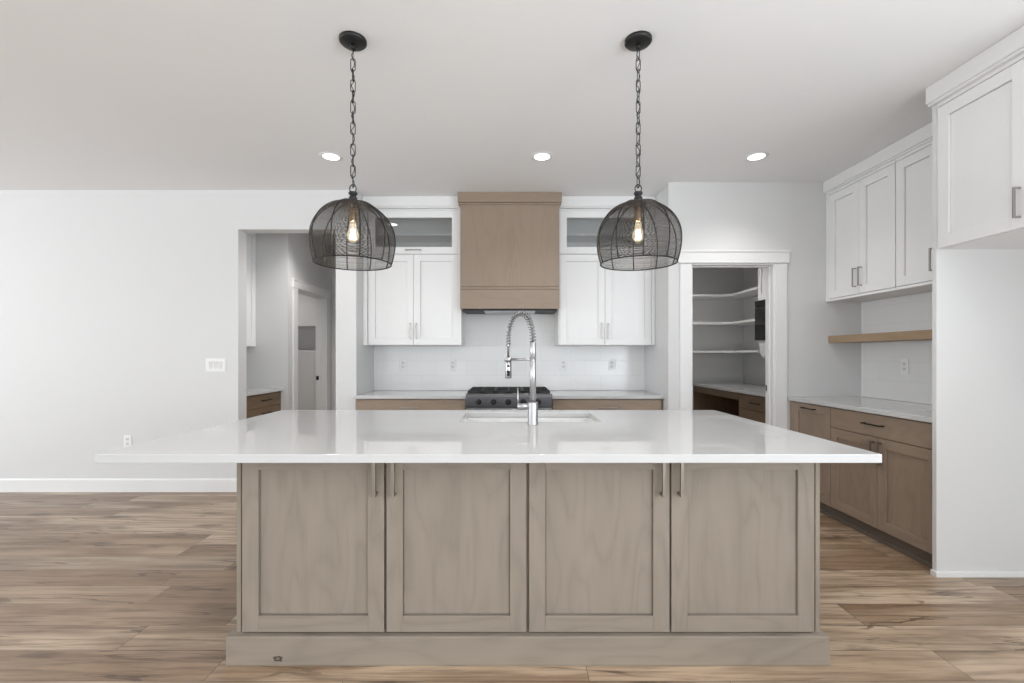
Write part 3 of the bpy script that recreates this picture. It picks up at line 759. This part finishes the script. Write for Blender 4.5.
# ------------------------------------------------------------------ pendants
def pendant(label, x, y=2.285):
    p = thing('pendant_lamp', label, 'lamp', (x, y, 0), 0, 'pendant lamps above the island')
    MB().lathe([(.0, C_Z-.0255), (.02, C_Z-.025), (.058, C_Z-.020), (.066, C_Z-.012), (.066, C_Z-.0005)], n=40).lathe([(.009, C_Z-.045), (.012, C_Z-.040), (.012, C_Z-.0255)], n=16).build('canopy', BLACK, p)
    zt, zb = C_Z-.045, 2.118
    nl = 13; pitch = (zt-zb)/nl
    for i in range(nl):
        zc = zb + pitch*(i+.5); pts = []; hl = pitch/2+.0042; w = .0110
        rot = (.35 if i % 2 else .35+PI/2) + random.uniform(-.25, .25)
        for k in range(22):
            a = 2*PI*k/22; u = w*math.cos(a); v = (hl-w)*(1 if math.sin(a) > 0 else -1)*(1 if abs(math.sin(a)) > .05 else 0) + w*math.sin(a)
            pts.append((u*math.cos(rot), u*math.sin(rot), zc+v))
        MB().tube(pts, .0022, 7, True).build('chain_link', BLACK, p)
    cord = [(.008*math.sin(i*1.15), .008*math.cos(i*1.15), zb+(zt-zb)*i/50) for i in range(51)]
    MB().tube(cord, .0019, 6).build('cord', BLACK, p)
    ring_ = [(0.016*math.cos(2*PI*k/20), 0, 2.110+.020*math.sin(2*PI*k/20)) for k in range(20)]
    MB().tube(ring_, .0028, 7, True).build('loop', BLACK, p)
    MB().lathe([(.006, 2.094), (.020, 2.092), (.022, 2.086), (.020, 2.080), (.015, 2.076), (.015, 2.070), (.020, 2.066), (.021, 2.060), (.016, 2.054), (.016, 2.049), (.042, 2.045), (.050, 2.038), (.046, 2.036), (.0, 2.036)], n=28).build('neck', BLACK, p)
    # wire dome
    R, zc, zr, zt2 = .2025, 1.853, 1.739, 2.042
    prof = []
    n1 = 60
    for i in range(n1+1):
        a = math.asin(min(1, .97))*i/n1
        prof.append((R*math.cos(a)**1.0, zc+(zt2-zc)/.97*math.sin(a)))
    prof = [(R-.0185*((zc-z)/(zc-zr))**2, z) for z in [zr+(zc-zr)*i/24 for i in range(24)]] + prof
    cum = [0]
    for a, b in zip(prof, prof[1:]): cum.append(cum[-1]+math.hypot(b[0]-a[0], b[1]-a[1]))
    def at(s_):
        for i in range(len(cum)-1):
            if cum[i+1] >= s_:
                f_ = (s_-cum[i])/(cum[i+1]-cum[i]); return (prof[i][0]*(1-f_)+prof[i+1][0]*f_, prof[i][1]*(1-f_)+prof[i+1][1]*f_)
        return prof[-1]
    rim = at(0)
    sh_ = MB(); step = .0029; s_ = step
    while s_ < cum[-1]-.004:
        ph, ph2, am = random.random()*6.28, random.random()*6.28, .0003
        pts = []
        for k in range(60):
            a = 2*PI*k/60
            r_, z_ = at(min(cum[-1], max(0, s_ + am*math.sin(3*a+ph) + am*.8*math.sin(7*a+ph2))))
            pts.append((r_*math.cos(a), r_*math.sin(a), z_))
        sh_.tube(pts, .00068, 4, True); s_ += step*random.uniform(.8, 1.2)
    so = sh_.build('wire_mesh', WIRE, p)
    MB().tube([(rim[0]*math.cos(2*PI*k/64), rim[0]*math.sin(2*PI*k/64), rim[1]) for k in range(64)], .0032, 8, True).build('rim', BLACK, p)
    for k in range(10):
        a = 2*PI*(k+.27)/10
        MB().tube([((r_+.001)*math.cos(a), (r_+.001)*math.sin(a), z_) for r_, z_ in prof[::3]+[prof[-1]]], .0031, 6).build('rib', BLACK, p)
    MB().lathe([(.0, 2.036), (.019, 2.035), (.019, 1.950), (.016, 1.946), (.0, 1.946)], n=24, cap=False).build('socket', FILA, p)
    bz = -.012
    gb = MB().lathe([(r_, z_+bz) for r_, z_ in [(.0, 1.858), (.012, 1.859), (.022, 1.866), (.028, 1.880), (.029, 1.892), (.024, 1.912), (.017, 1.932), (.0135, 1.957)]], n=24, cap=False).build('bulb', BULBG, p)
    fm = MB()
    for k in range(6):
        a0, a1 = 2*PI*k/6, 2*PI*(k+.5)/6
        fm.tube([(.006*math.cos(a0), .006*math.sin(a0), 1.918+bz), (.011*math.cos(a1), .011*math.sin(a1), 1.872+bz)], .0030, 6)
    fm.build('filament', BULB, gb)
    return p
pl = pendant('left of the two black wire-dome pendant lamps hanging over the island', -.784)
dup(pl, (.631, 2.285, 0), 'right of the two black wire-dome pendant lamps hanging over the island')

# ------------------------------------------------------------------ recessed ceiling lights
def recessed(label, x, y, power=32.):
    r = thing('recessed_light', label, 'light', (x, y, C_Z), 0, 'round recessed ceiling lights')
    MB().lathe([(.060, -.001), (.062, -.005), (.072, -.006), (.088, -.003), (.090, -.0005)], n=40, cap=False).build('trim_ring', TRIM, r)
    MB().lathe([(.0, -.0025), (.061, -.0022)], n=40, cap=False).build('lens', LENS, r)
    d = bpy.data.lights.new('lamp', 'SPOT'); d.energy = power; d.spot_size = 2.2; d.spot_blend = .8; d.shadow_soft_size = .05; d.color = (1., .965, .925)
    l = bpy.data.objects.new('lamp', d); COL.objects.link(l); l.parent = r; l.location = (0, 0, -.012)
    return r
recessed('lit round ceiling light behind the left pendant lamp', -1.415, 3.62)
recessed('lit round ceiling light between the two pendant lamps, above the range', .244, 3.62)
recessed('lit round ceiling light right of the pendants, in front of the pantry', 1.929, 3.62)
for k, (x_, w_) in enumerate(((-1.415, 'left'), (.244, 'middle'), (1.929, 'right'))):
    recessed('%s one of the ceiling light row on the camera side of the island' % w_, x_, 1.25, 42.)
recessed('unseen ceiling light added to brighten the pantry', 2.15, 5.2, 75.)  # unseen lamp, added because the pantry interior was too dark
recessed('round ceiling light in the hall beyond the left doorway', -2.08, 5.02, 80.)
recessed('unseen ceiling light added to brighten the mudroom past the hall door', -3.45, 6.2, 65.)  # unseen lamp, added to lift the dark mudroom
